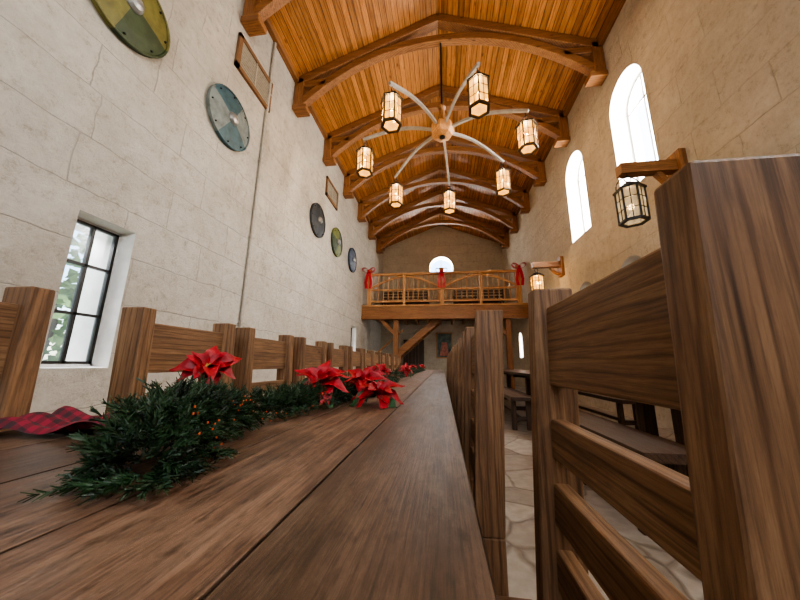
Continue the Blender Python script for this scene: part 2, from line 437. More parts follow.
for sx in (-1, 1):
    xe = XL-T if sx < 0 else XR+T
    ze = ZE - (ZR-ZE)*T/3.3
    vs = [(xe, YB-T, ze), (XC, YB-T, ZR), (XC, YF+T, ZR), (xe, YF+T, ze)]
    vs += [(x, y, z+0.15) for x, y, z in vs]
    b.add(vs, [(0,1,2,3), (7,6,5,4), (0,4,5,1), (1,5,6,2), (2,6,7,3), (3,7,4,0)], M_ceil)
b.obj('ceiling')
b = B(); b.box((-40, -30, -0.5), (XL-T-0.01, 50, -0.25), simple('grass', (0.10, 0.18, 0.05), 0.9)); b.obj('ground_outside')

# ------------------------------------------------------------------ trusses
def truss():
    b = B(); w = 0.2
    def rz(x): return ZR-(ZR-ZE)*abs(x-XC)/3.3
    for s, xw in ((1, XL), (-1, XR)):
        xi = xw+s*0.01
        b.box((min(xi, xw+s*0.22), -w/2, 6.62), (max(xi, xw+s*0.22), w/2, rz(xw)-0.02), M_trZ)
        b.box((min(xi, xw+s*0.34), -w/2-0.03, 6.52), (max(xi, xw+s*0.34), w/2+0.03, 6.64), M_trX)
        b.box((min(xi, xw+s*0.75), -w/2+0.02, 7.16), (max(xi, xw+s*0.75), w/2-0.02, 7.32), M_trX)
        b.sweep([(xw+s*0.03, 0, rz(xw)-0.10), (XC, 0, ZR-0.12)], w, 0.2, (0, 1, 0), M_trX)
    n = 28; pts = []
    for i in range(n+1):
        t = -1+2*i/n
        pts.append((XC+t*3.16, 0, 6.74+1.32*(1-abs(t)**2.2)))
    b.sweep(pts, w*0.8, 0.17, (0, 1, 0), M_trX)
    for x in (-1.9, 1.9):
        b.box((XC+x-0.07, -0.07, 7.65), (XC+x+0.07, 0.07, rz(XC+x)-0.1), M_trZ)
    return b.mesh('roof_truss')
tm = truss()
for i in range(9):
    inst('roof_truss', tm, (0, 0.1+1.8*i, 0), bevel=0.012)
b = B(); b.box((XL+0.001, YB+0.01, 7.27), (XL+0.1, YF-0.01, 7.40), M_trY); b.obj('trim_1')
b = B(); b.box((XR-0.1, YB+0.01, 7.27), (XR-0.001, YF-0.01, 7.40), M_trY); b.obj('trim_2')

# ------------------------------------------------------------------ windows
n = 1
for a, c in LW:
    b = B(); x = XL-0.20; f = 0.026; a -= 0.025; c += 0.025; z0, z1 = 0.835, 2.245
    wf_ = 0.022
    b.box((x-0.01, a, z0), (x+0.03, a+wf_, z1), M_white); b.box((x-0.01, c-wf_, z0), (x+0.03, c, z1), M_white)
    b.box((x-0.01, a, z0), (x+0.03, c, z0+wf_), M_white); b.box((x-0.01, a, z1-wf_), (x+0.03, c, z1), M_white)
    for z in (z0+wf_, z0+0.48, z0+0.96, z1-wf_-f): b.box((x, a+wf_, z), (x+0.04, c-wf_, z+f), M_iron)
    for y in (a+wf_, (a+c)/2-0.016, c-wf_-f): b.box((x, y, z0+wf_), (x+0.04, y+0.028, z1-wf_), M_iron)
    b.box((x+0.015, a+0.01, z0+0.01), (x+0.02, c-0.01, z1-0.01), M_pane)
    b.obj('window_%d' % n); n += 1
for a, c in RW+[(13.3, 13.8)]:
    b = B(); x = XR+0.34; z0, zs = (3.95, 5.65) if c < 12 else (1.2, 2.0)
    w = (c-a)/2; m = (a+c)/2
    pts = [(x, a+0.02, z0), (x, a+0.02, zs)]+[(x, m-(w-0.02)*math.cos(math.pi*k/16), zs+(w-0.02)*math.sin(math.pi*k/16)) for k in range(1, 16)]+[(x, c-0.02, zs), (x, c-0.02, z0)]
    b.sweep(pts, 0.05, 0.05, (1, 0, 0), M_white)
    b.box((x-0.025, a, z0), (x+0.025, c, z0+0.05), M_white)
    b.box((x-0.02, m-0.02, z0), (x+0.02, m+0.02, zs+w-0.02), M_white)
    b.box((x-0.02, a, zs-0.02), (x+0.02, c, zs+0.02), M_white)
    b.obj('window_%d' % n); n += 1
for (y, x0, z0, zs, hw) in ((YF+0.3, XC, 5.75, 6.15, 0.65), (YB-0.3, XC, 2.6, 4.6, 1.5)):  # second frame belongs to the added opening behind the camera
    b = B()
    pts = [(x0-hw+0.02, y, z0), (x0-hw+0.02, y, zs)]+[(x0-(hw-0.02)*math.cos(math.pi*k/16), y, zs+(hw-0.02)*math.sin(math.pi*k/16)) for k in range(1, 16)]+[(x0+hw-0.02, y, zs), (x0+hw-0.02, y, z0)]
    b.sweep(pts, 0.05, 0.05, (0, 1, 0), M_white)
    b.box((x0-0.02, y-0.02, z0), (x0+0.02, y+0.02, zs+hw-0.02), M_white)
    b.obj('window_%d' % n); n += 1

# ------------------------------------------------------------------ lights
def area(name, loc, size, sy, energy, col, direction):
    l = bpy.data.lights.new(name, 'AREA'); l.shape = 'RECTANGLE'; l.size = size; l.size_y = sy
    l.energy = energy; l.color = col
    o = bpy.data.objects.new(name, l); COL.objects.link(o); o.location = loc
    o.rotation_euler = Vector(direction).to_track_quat('-Z', 'Y').to_euler(); return o
for a, c in RW:
    area('window_and_fill_light', (XR+T+0.08, (a+c)/2, 5.05), 1.2, 2.4, 350, (1.0, 0.96, 0.91), (-1, 0, 0))  # first lamp is extra light at the added, unseen opening
area('window_and_fill_light', (XR+T+0.08, 13.55, 1.7), 0.6, 1.2, 110, (0.98, 0.97, 0.97), (-1, 0, 0))
area('window_and_fill_light', (XC, YF+T+0.08, 6.3), 1.5, 1.3, 260, (1.0, 0.97, 0.93), (0, -1, 0))
area('window_and_fill_light', (XC, YB-T-0.08, 4.3), 3.2, 3.8, 180, (1.0, 0.98, 0.96), (0, 1, 0))  # front fill lamp added behind the camera, not a known window
for a, c in LW:
    area('window_and_fill_light', (XL-T-1.1, (a+c)/2-0.3, 3.1), 1.2, 1.2, 230, (0.95, 0.98, 1.0), (1.0, 0.2, -1.0))

w = bpy.data.worlds.new('sky'); scene.world = w; w.use_nodes = True
nt = w.node_tree; bg = nt.nodes['Background']
sk = nt.nodes.new('ShaderNodeTexSky'); sk.sky_type = 'NISHITA'; sk.sun_disc = False
sk.sun_elevation = math.radians(40); sk.sun_rotation = math.radians(60)
nt.links.new(sk.outputs[0], bg.inputs[0]); bg.inputs[1].default_value = 0.8

# ------------------------------------------------------------------ lanterns
def lantern(lit):
    b = B(); g = M_glit if lit else M_gunl; r = 0.165; fm = M_brass if lit else M_iron
    a0 = math.pi/6; zt = 0.18; zb = -0.28
    b.lathe([(r-0.035, zb-0.02), (r+0.014, zb-0.02), (r+0.014, zb+0.012), (r-0.035, zb+0.012), (r-0.035, zb-0.02)], (0,0,0), fm, 6, a0=a0, caps=False)
    b.lathe([(r+0.030, zt-0.005), (r+0.030, zt+0.02), (0.085, zt+0.10), (0.035, zt+0.11), (0.035, zt+0.14), (0.012, zt+0.15)], (0,0,0), M_iron, 6, a0=a0)
    b.add([(0.97*(r-0.02)*math.cos(a0+math.pi/3*k), 0.97*(r-0.02)*math.sin(a0+math.pi/3*k), zb) for k in range(6)], [(0,1,2,3,4,5)], g)
    for k in range(6):
        a = a0+math.pi/3*k; p = Vector((r*math.cos(a), r*math.sin(a), 0)); a2 = a+math.pi/3
        q = Vector((r*math.cos(a2), r*math.sin(a2), 0))
        b.tube([p+Vector((0,0,zb)), p+Vector((0,0,zt))], 0.014, fm, 6)
        for z in (-0.12, 0.04): b.tube([p+Vector((0,0,z)), q+Vector((0,0,z))], 0.006, fm, 5)
        m = (p+q)/2
        b.tube([m+Vector((0,0,zb)), m+Vector((0,0,zt))], 0.006, fm, 5)
        pi, qi = p*0.96, q*0.96
        b.add([pi+Vector((0,0,zb)), qi+Vector((0,0,zb)), qi+Vector((0,0,zt)), pi+Vector((0,0,zt))], [(0,1,2,3)], g)
    b.lathe([(0.025, zb+0.01), (0.025, -0.14), (0.005, -0.13)], (0,0,0), M_white, 10)
    if lit: b.lathe([(0.008, -0.13), (0.035, -0.08), (0.035, -0.03), (0.008, 0.03)], (0,0,0), M_flame, 10)
    ring = [(0.045*math.cos(t*math.pi/8), 0, zt+0.19+0.045*math.sin(t*math.pi/8)) for t in range(17)]
    b.tube(ring, 0.007, M_iron, 6)
    if not lit:
        hoop = [(0.17*math.cos(t*math.pi/12), 0, zt+0.02+0.20*math.sin(t*math.pi/12)) for t in range(13)]
        b.tube(hoop, 0.008, M_iron, 6)
    return b
def plight(name, loc, e, r=0.05, parent=None):
    l = bpy.data.lights.new(name, 'POINT'); l.energy = e; l.color = (1.0, 0.62, 0.28); l.shadow_soft_size = r
    o = bpy.data.objects.new(name, l); COL.objects.link(o); o.location = loc
    if parent: o.parent = parent
    return o
lit_me = lantern(True).mesh('lantern_lit'); unlit_me = lantern(False).mesh('lantern_dim')

ch = bpy.data.objects.new('chandelier', None); COL.objects.link(ch); ch.location = (0.08, 5.5, 0)
HZ = 5.70; R = 1.60
b = B()
b.lathe([(0.10, HZ-0.16), (0.20, HZ-0.13), (0.25, HZ-0.06), (0.25, HZ+0.08), (0.16, HZ+0.13), (0.06, HZ+0.16)], (0,0,0), M_rlZ, 7)
b.lathe([(0.02, HZ-0.2), (0.06, HZ-0.18), (0.06, HZ-0.15)], (0,0,0), M_iron, 10)
b.tube([(0,0,HZ+0.14), (0,0,8.0)], 0.022, M_iron, 8)
b.lathe([(0.09, HZ+0.22), (0.05, HZ+0.5), (0.09, HZ+0.55), (0.05, HZ+0.62)], (0,0,0), M_trZ, 10)
hub = b.obj('hub'); hub.parent = ch
b = B(); LP = []
for k in range(7):
    a = math.radians(84+360/7*k); d = Vector((math.cos(a), math.sin(a), 0)); s = Vector((-d.y, d.x, 0))
    pts = []
    for i in range(11):
        t = i/10; rr = 0.22+(R+0.06-0.22)*t
        pts.append(d*rr+Vector((0, 0, HZ+0.02-0.24*t+0.15*math.sin(math.pi*t)*(1-0.3*t))))
    b.sweep(pts, 0.05, 0.05, s, M_armgrey)
    e = d*R; ez = pts[-1].z
    b.tube([e+Vector((0,0,ez-0.02)), e+Vector((0,0,ez-0.10))], 0.008, M_iron, 6)
    LP.append((e, ez-0.08))
arms = b.obj('arms'); arms.parent = ch
for k, (e, z) in enumerate(LP):
    o = inst('lantern_%d' % (k+1), lit_me, (e.x, e.y, z-0.42), rot=k*0.5); o.parent = ch
    plight('bulb_%d' % (k+1), (e.x, e.y, z-0.42+0.06), 95, 0.04, ch)

for y, lit in ((4.22, False), (8.5, True)):
    e = bpy.data.objects.new('bracket_lantern', None); COL.objects.link(e); e.location = (XR, y, 3.58)
    b = B()
    b.box((-0.09, -0.13, -0.28), (-0.001, 0.13, 0.26), M_trZ)
    b.box((-0.80, -0.07, -0.02), (-0.05, 0.07, 0.14), M_trX)
    b.sweep([(-0.09, 0, -0.22), (-0.22, 0, -0.16), (-0.32, 0, -0.02)], 0.08, 0.07, (0, 1, 0), M_trX)
    b.tube([(-0.70, 0, 0.0), (-0.70, 0, -0.06)], 0.008, M_iron, 6)
    br = b.obj('bracket', bevel=0.008); br.parent = e
    o = inst('lantern', lit_me if lit else unlit_me, (-0.70, 0, -0.45)); o.parent = e
    plight('bulb', (-0.70, 0, -0.39), 75 if lit else 10, 0.04, e)

# ------------------------------------------------------------------ shields, vents, pipe
def disc_mat(name, ca, cb_, rim, rot=0.0):
    m, nt, b, out = newmat(name)
    tc = N(nt, 'ShaderNodeTexCoord'); sep = N(nt, 'ShaderNodeSeparateXYZ')
    mp = N(nt, 'ShaderNodeMapping'); mp.inputs['Rotation'].default_value = (rot, 0, 0)
    nt.links.new(tc.outputs['Object'], mp.inputs[0]); nt.links.new(mp.outputs[0], sep.inputs[0])
    mu = N(nt, 'ShaderNodeMath', operation='MULTIPLY')
    nt.links.new(sep.outputs[1], mu.inputs[0]); nt.links.new(sep.outputs[2], mu.inputs[1])
    g = N(nt, 'ShaderNodeMath', operation='GREATER_THAN'); g.inputs[1].default_value = 0
    nt.links.new(mu.outputs[0], g.inputs[0])
    col = mixc(nt, g.outputs[0], ca, cb_)
    no = N(nt, 'ShaderNodeTexNoise'); no.inputs['Scale'].default_value = 9; no.inputs['Detail'].default_value = 8
    nt.links.new(tc.outputs['Object'], no.inputs['Vector'])
    r = ramp(nt, no.outputs[0], [(0.3, (0.5, 0.48, 0.45)), (0.6, (1, 1, 1))])
    col = mixc(nt, 0.9, col, r.outputs[0], 'MULTIPLY')
    nt.links.new(col, b.inputs['Base Color']); b.inputs['Roughness'].default_value = 0.6
    return m
Ry = Matrix.Rotation(math.pi/2, 3, 'Y')
M_boss = simple('boss_steel', (0.3, 0.3, 0.29), 0.4, 0.6)
SH = [(2.07, (0.035, 0.055, 0.018), (0.15, 0.135, 0.03), 0.2), (3.64, (0.045, 0.10, 0.12), (0.17, 0.20, 0.19), 0.5),
      (7.1, (0.03, 0.035, 0.04), (0.05, 0.055, 0.06), 0.0), (8.6, (0.13, 0.15, 0.03), (0.04, 0.06, 0.03), 0.3), (10.3, (0.02, 0.035, 0.07), (0.04, 0.06, 0.10), 0.7)]
for y, ca, cb_, rt in SH:
    b = B(); m = disc_mat('shield_paint', ca, cb_, None, rt)
    b.lathe([(0.455, 0.0), (0.455, 0.03), (0.43, 0.045), (0.3, 0.07), (0.1, 0.085)], (0,0,0), m, 40, rot=Ry)
    rim = [(0.05, 0.45*math.cos(t*math.pi/20), 0.45*math.sin(t*math.pi/20)) for t in range(41)]
    b.tube(rim, 0.014, m, 6, caps=False)
    b.lathe([(0.10, 0.07), (0.095, 0.10), (0.07, 0.135), (0.03, 0.15)], (0,0,0), M_boss, 20, rot=Ry)
    for k in range(8):
        a = k*math.pi/4
        b.lathe([(0.014, 0.05), (0.01, 0.07)], (0, 0.4*math.cos(a), 0.4*math.sin(a)), M_iron, 8, rot=Ry)
    b.obj('round_shield', (XL+0.01, y, 4.64))
M_vb = simple('vent_back', (0.05, 0.043, 0.035)); M_sl = simple('vent_slat', (0.36, 0.32, 0.25))
for y, ww, hh in ((4.08, 0.98, 0.66), (8.0, 0.95, 0.6)):
    b = B(); f = 0.075
    b.box((0, -ww/2, -hh/2), (0.05, -ww/2+f, hh/2), M_chZ); b.box((0, ww/2-f, -hh/2), (0.05, ww/2, hh/2), M_chZ)
    b.box((0, -ww/2, -hh/2), (0.05, ww/2, -hh/2+f), M_chY); b.box((0, -ww/2, hh/2-f), (0.05, ww/2, hh/2), M_chY)
    b.box((0, -ww/2+0.02, -hh/2+0.02), (0.006, ww/2-0.02, hh/2-0.02), M_vb)
    nsl = 9; span = hh-2*f
    for k in range(nsl):
        z = -hh/2+f+span*(k+0.5)/nsl
        b.box((0.008, -ww/2+f, z-0.011), (0.040, ww/2-f, z+0.011), M_sl, R=Matrix.Rotation(-0.35, 3, 'Y'))
    b.box((0.03, -0.012, -hh/2+f), (0.045, 0.012, hh/2-f), M_sl)
    b.obj('wall_vent', (XL+0.001, y, 5.98))
M_cond = simple('painted_conduit', (0.38, 0.34, 0.28))
b = B(); b.tube([(XL+0.035, 4.5, 0.0), (XL+0.035, 4.5, 7.25)], 0.028, M_cond, 10)
for z in (1.5, 3.0, 4.5, 6.0): b.box((XL+0.001, 4.46, z), (XL+0.065, 4.54, z+0.03), M_cond)
b.obj('wall_conduit')

# ------------------------------------------------------------------ balcony
BY = 12.0; ZB0, ZB1, ZRL = 2.66, 3.25, 4.62
g_ = 0.005
b = B()
b.box((XL+g_, BY, ZB0+0.12), (XR-g_, BY+0.12, ZB1), M_trX)
b.box((XL+g_, BY-0.04, ZB0), (XR-g_, BY+0.16, ZB0+0.14), M_trX)
b.box((XL+g_, BY-0.05, ZB1-0.07), (XR-g_, BY+0.2, ZB1), M_rlX)
x = XL+0.2
while x < XR-0.1:
    b.box((x, BY+0.12, ZB1-0.3), (x+0.09, YF-g_, ZB1-0.08), M_trY); x += 0.6
b.box((XL+g_, BY+0.12, ZB1-0.08), (XR-g_, YF-g_, ZB1), M_trY)
b.obj('balcony_deck', bevel=0.008)
b = B(); py = BY+0.05
posts = [XL+0.3, XC-1.55, XC, XC+1.55, XR-0.3]
for i, x in enumerate(posts):
    big = i in (0, 2, 4)
    w_ = 0.09 if big else 0.05
    b.box((x-w_, py-w_+0.02, ZB1), (x+w_, py+w_+0.02, ZRL+(0.18 if big else 0.0)), M_rlZ)
b.box((posts[0], py-0.05, ZRL-0.09), (posts[-1], py+0.09, ZRL), M_rlX)
b.box((posts[0], py-0.02, ZB1+0.12), (posts[-1], py+0.06, ZB1+0.2), M_rlX)
b.box((posts[0], py-0.02, ZB1+0.62), (posts[-1], py+0.06, ZB1+0.69), M_rlX)
for (x0, x1) in ((posts[0], posts[2]), (posts[2], posts[4])):
    pts = [(x0+(x1-x0)*t/20, py+0.02, ZB1+0.70+0.52*math.sin(math.pi*t/20)) for t in range(21)]
    b.sweep(pts, 0.06, 0.08, (0, 1, 0), M_rlX)
    k = x0+0.17
    while k < x1-0.1:
        b.box((k-0.02, py, ZB1+0.18), (k+0.02, py+0.04, ZB1+0.64), M_rlZ)
        b.box((k-0.016, py+0.005, ZB1+0.68), (k+0.016, py+0.035, ZRL-0.05), M_rlZ); k += 0.21
b.obj('balcony_railing', bevel=0.005)
b = B()
b.box((-1.98, BY+0.2, 0), (-1.78, BY+0.4, ZB0+0.28), M_trZ)
b.sweep([(-1.95, BY+0.3, 2.1), (-2.6, BY+0.3, 2.75)], 0.14, 0.16, (0, 1, 0), M_trX)
b.obj('balcony_support_post', bevel=0.01)
b = B()
b.box((2.5, BY+0.2, 0), (2.7, BY+0.4, ZB0+0.28), M_trZ)
b.sweep([(2.6, BY+0.3, 2.0), (1.9, BY+0.3, 2.75)], 0.14, 0.16, (0, 1, 0), M_trX)
b.obj('balcony_support_post', bevel=0.01)
b = B(); X0, X1, Z1 = -3.1, -0.15, 2.74
for y in (BY+0.62, BY+1.55):
    b.sweep([(X0, y, 0.16), (X1, y, Z1)], 0.07, 0.28, (0, 1, 0), M_trX)
ns = 15
for i in range(ns):
    t = (i+0.7)/ns; x = X0+(X1-X0)*t; z = 0.1+(Z1-0.1)*t
    b.box((x-0.14, BY+0.62, z-0.02), (x+0.12, BY+1.55, z+0.02), M_trY)
for t in (0.12, 0.4):
    x = X0+(X1-X0)*t; z = 0.1+(Z1-0.1)*t; b.box((x-0.03, BY+0.59, z), (x+0.03, BY+0.65, z+0.85), M_trZ)
b.sweep([(X0+0.2, BY+0.62, 1.15), (X0+(X1-X0)*0.5, BY+0.62, 2.28)], 0.05, 0.07, (0, 1, 0), M_trX)
b.obj('wooden_staircase')

def bow(name, loc, s):
    b = B()
    for sx in (-1, 1):
        pts = []
        for t in range(13):
            a = 2*math.pi*t/12
            pts.append((sx*s*(0.20-0.20*math.cos(a)), 0.03*math.sin(a), s*(0.10*math.sin(a)*1.6+0.16*(1-math.cos(a))*0.5)))
        b.sweep(pts, 0.16*s*2, 0.008, (0, 1, 0.15), M_bow)
        b.sweep([(0, -0.02, 0), (sx*0.10*s, -0.05, -0.35*s), (sx*0.17*s, -0.03, -0.75*s), (sx*0.12*s, -0.04, -1.15*s)], 0.006, 0.18*s, (0, 1, 0), M_bow)
    b.lathe([(0.02*s, -0.1*s), (0.09*s, -0.05*s), (0.09*s, 0.05*s), (0.02*s, 0.1*s)], (0, -0.05, 0), M_bow, 10)
    return b.obj(name, loc)
for x, dz, s in ((posts[0], 0.1, 0.66), (posts[2], 0.0, 0.60), (posts[-1], 0.1, 0.66)):
    bow('ribbon_bow', (x, py-0.22, ZRL-0.05+dz), s)

def bench(name, L, mats, back=False):
    mx, my, mz = mats; b = B()
    b.box((-0.17, -L/2, 0.41), (0.17, L/2, 0.46), my)
    for y in (-L/2+0.2, 0, L/2-0.2):
        for x in (-0.13, 0.07): b.box((x, y-0.03, 0), (x+0.06, y+0.03, 0.41), mz)
        b.box((-0.13, y-0.02, 0.12), (0.13, y+0.02, 0.18), mx)
    b.box((-0.02, -L/2+0.2, 0.13), (0.02, L/2-0.2, 0.17), my)
    if back:
        for y in (-L/2+0.03, 0, L/2-0.03): b.box((0.13, y-0.03, 0), (0.19, y+0.03, 1.0), mz)
        for z in (0.6, 0.75, 0.88): b.box((0.14, -L/2, z), (0.17, L/2, z+0.09), my)
    return b.mesh(name)
DKM = (M_dkX, M_dkY, M_dkZ)
bb = bench('bench_back', 2.2, DKM, True)
for x, y in ((-1.7, 13.6), (1.7, 13.6), (-1.7, 14.9), (1.7, 14.9)):
    o = inst('wooden_bench', bb, (x, y, ZB1+0.002), rot=math.pi/2)

# ------------------------------------------------------------------ dining chairs
def chair(hw):
    b = B(); sh = 0.045
    for y0 in (-hw, hw-0.045):
        b.box((0, y0, 0), (0.080, y0+0.045, 0.45), M_chZ)
        b.box((0, y0, 0.45), (0.080, y0+0.045, 1.062), M_chZ, shear=sh, z0=0.45)
        b.box((-0.42, y0, 0), (-0.36, y0+0.045, 0.43), M_chZ)
        b.box((-0.36, y0+0.01, 0.34), (0.0, y0+0.035, 0.43), M_chX)
        b.box((-0.36, y0+0.01, 0.14), (0.0, y0+0.035, 0.19), M_chX)
    h2 = hw-0.04
    for z0, z1 in ((0.86, 1.02), (0.725, 0.795), (0.61, 0.68), (0.505, 0.57)):
        b.box((0.026, -h2, z0), (0.054, h2, z1), M_chY, shear=sh, z0=0.45)
    b.box((-0.44, -hw, 0.43), (-0.005, hw, 0.462), M_chX)
    b.box((-0.41, -h2, 0.34), (-0.38, h2, 0.43), M_chY)
    b.box((-0.21, -h2-0.01, 0.145), (-0.17, h2+0.01, 0.185), M_chY)
    return b.mesh('dining_chair')
cm = chair(0.235); cml = chair(0.218)
cx = [(0.170, 0.475)]+[(0.080+random.uniform(-0.006, 0.006), 1.165+0.62*i) for i in range(10)]
for x, y in cx: inst('dining_chair', cm, (x, y, 0), bevel=0.004)
ly = [0.365]+[1.015+0.545*i for i in range(11)]
for y in ly:
    inst('dining_chair', cml, (-0.885+random.uniform(-0.01, 0.01), y, 0), rot=math.pi+random.uniform(-0.02, 0.02), bevel=0.004)

# ------------------------------------------------------------------ tables
def table(name, x0, x1, y0, y1, loc=(0,0,0), np_=5):
    b = B(); z = 0.76
    pw = (x1-x0)/np_
    for i in range(np_):
        b.box((x0+i*pw+0.0009, y0, z-0.045), (x0+(i+1)*pw-0.0009, y1, z), M_table)
    xc = (x0+x1)/2
    b.box((xc-0.03, y0+0.3, 0.62), (xc+0.03, y1-0.3, z-0.045), M_dkY)
    ys = [y0+0.5, (y0+y1)/2, y1-0.5]
    for y in ys:
        b.box((xc-0.05, y-0.05, 0.06), (xc+0.05, y+0.05, 0.68), M_dkZ)
        b.box((xc-0.28, y-0.05, 0.0), (xc+0.28, y+0.05, 0.07), M_dkX)
        b.box((xc-0.3, y-0.04, z-0.115), (xc+0.3, y+0.04, z-0.045), M_dkX)
    b.box((xc-0.025, y0+0.5, 0.2), (xc+0.025, y1-0.5, 0.3), M_dkY)
    return b.obj(name, loc, bevel=0.0015)
t = table('dining_table', 0.0, 0.89, -1.0, 7.2, (-0.858, 0, 0), 5)
table('side_table', 0, 0.8, -2.4, 2.4, (1.35, 6.7, 0))
table('side_table', 0, 0.8, -0.95, 0.95, (1.45, 2.75, 0))
bn = bench('bench', 4.4, DKM)
inst('wooden_bench', bn, (1.10, 6.7, 0), bevel=0.004)
inst('wooden_bench', bn, (2.5, 6.7, 0), bevel=0.004)
bn2 = bench('bench_short', 1.8, DKM)
inst('wooden_bench', bn2, (1.20, 2.75, 0), bevel=0.004); inst('wooden_bench', bn2, (2.6, 2.75, 0), bevel=0.004)

# ------------------------------------------------------------------ garland
TZ = 0.76
spine = [(-0.345, 0.32), (-0.37, 0.37), (-0.405, 0.44), (-0.43, 0.52), (-0.435, 0.64), (-0.41, 0.8), (-0.38, 1.0), (-0.38, 1.3), (-0.42, 1.7), (-0.37, 2.2), (-0.43, 2.8), (-0.38, 3.5), (-0.42, 4.3), (-0.40, 5.2), (-0.41, 6.6)]
def sp(s):
    s = max(0, min(s, len(spine)-1.001)); i = int(s); f = s-i
    a, c = spine[i], spine[i+1]
    return Vector((a[0]+(c[0]-a[0])*f, a[1]+(c[1]-a[1])*f, 0)), Vector((c[0]-a[0], c[1]-a[1], 0)).normalized()
V = []; F = []
def needle(p, d, L, wd):
    up = Vector((random.uniform(-1, 1), random.uniform(-1, 1), random.uniform(-1, 1)))
    s = d.cross(up)
    if s.length < 1e-4: return
    s = s.normalized()*wd; o = len(V); q = p+d*L
    V.extend([p-s, p+s, q+s*0.5, q-s*0.5]); F.append((o, o+1, o+2, o+3))
def sprig(p, d, L, nn, nl, wd=0.0009):
    a = d.cross(Vector((0, 0, 1)));
    if a.length < 0.05: a = Vector((1, 0, 0))
    a.normalize(); c = d.cross(a)
    for k in range(nn):
        t = (k+random.random()*0.5)/nn
        q = p+d*L*t
        th = random.uniform(0, 2*math.pi)
        rad = a*math.cos(th)+c*math.sin(th)*0.6
        dd = (rad*0.85+d*(0.55+0.5*t)).normalized()
        e = q+dd*nl
        if e.z < TZ+0.002: dd.z = max(dd.z, (TZ+0.003-q.z)/nl); dd.normalize()
        needle(q, dd, nl*random.uniform(0.6, 1.1), wd)
def cluster_rad(s): return 0.066-0.004*abs(s-1.5) if s < 3.6 else (0.046 if s < 7 else 0.042)
ss = 0.0
while ss < len(spine)-1:
    p, tdir = sp(ss); r = cluster_rad(ss)
    i = int(ss); seg = (Vector(spine[i+1])-Vector(spine[i])).length
    dens = 3000 if ss < 3.6 else (1500 if ss < 7 else 160)
    th = random.uniform(-0.5, math.pi+0.5) if ss < 7 else random.uniform(0, math.pi*2)
    side = Vector((tdir.y, -tdir.x, 0))
    rad = side*math.cos(th)+Vector((0, 0, 1))*math.sin(th)
    d = (rad+tdir*random.uniform(-0.9, 0.9)+Vector((random.uniform(-0.5, 0.5), random.uniform(-0.5, 0.5), random.uniform(-0.3, 0.4)))).normalized()
    base = p+Vector((0, 0, TZ+r*0.6))+rad*r*0.75*random.random()**0.6
    if ss < 0.8: base.z -= random.random()*0.03
    base.z = max(base.z, TZ+0.010)
    L = random.uniform(0.015, 0.034) if ss < 7 else r*random.uniform(0.5, 1.05)
    if (base+d*L).z < TZ+0.006: d.z = (TZ+0.006-base.z)/L; d.normalize()
    if ss < 7: sprig(base, d, L, 24, 0.0115)
    else: sprig(base, d, L, 14, 0.022, 0.0014)
    ss += 1.0/(dens*seg)
for (x, y, ang, L) in ((-0.335, 0.325, -2.0, 0.045), (-0.315, 0.33, -1.1, 0.04), (-0.36, 0.335, -2.9, 0.05), (-0.34, 0.42, 0.0, 0.04), (-0.34, 0.36, -0.8, 0.035)):
    for q in (-0.4, 0, 0.4): sprig(Vector((x, y, TZ+0.015)), Vector((math.cos(ang+q), math.sin(ang+q), -0.1)).normalized(), L, 90, 0.011)
me = bpy.data.meshes.new('pine_garland'); me.from_pydata(V, [], F); me.materials.append(M_need)
go = bpy.data.objects.new('pine_garland', me); COL.objects.link(go)
b = B()
b.tube([Vector((x, y, TZ+0.03)) for x, y in spine[1:]], 0.004, simple('garland_wire', (0.015, 0.03, 0.01)), 6)
o = b.obj('stem'); o.parent = go
b = B()
ss = 0.3
while ss < 12:
    p, tdir = sp(ss); r = cluster_rad(ss)*0.95
    th = 0.1+0.7*math.sin(ss*2.3)+random.uniform(-0.35, 0.35); side = Vector((tdir.y, -tdir.x, 0))
    q = p+Vector((0, 0, TZ+r*0.6))+side*math.cos(th)*r*1.05+Vector((0, 0, 1))*math.sin(th)*r
    q.z = max(q.z, TZ+0.004)
    b.lathe([(0.0005, -0.0016), (0.0011, -0.001), (0.0011, 0.001), (0.0005, 0.0016)], q, M_fairy, 6)
    ss += random.uniform(0.09, 0.2) if ss < 3 else (random.uniform(0.04, 0.09) if ss < 7 else 0.05)
b.obj('fairy_lights')

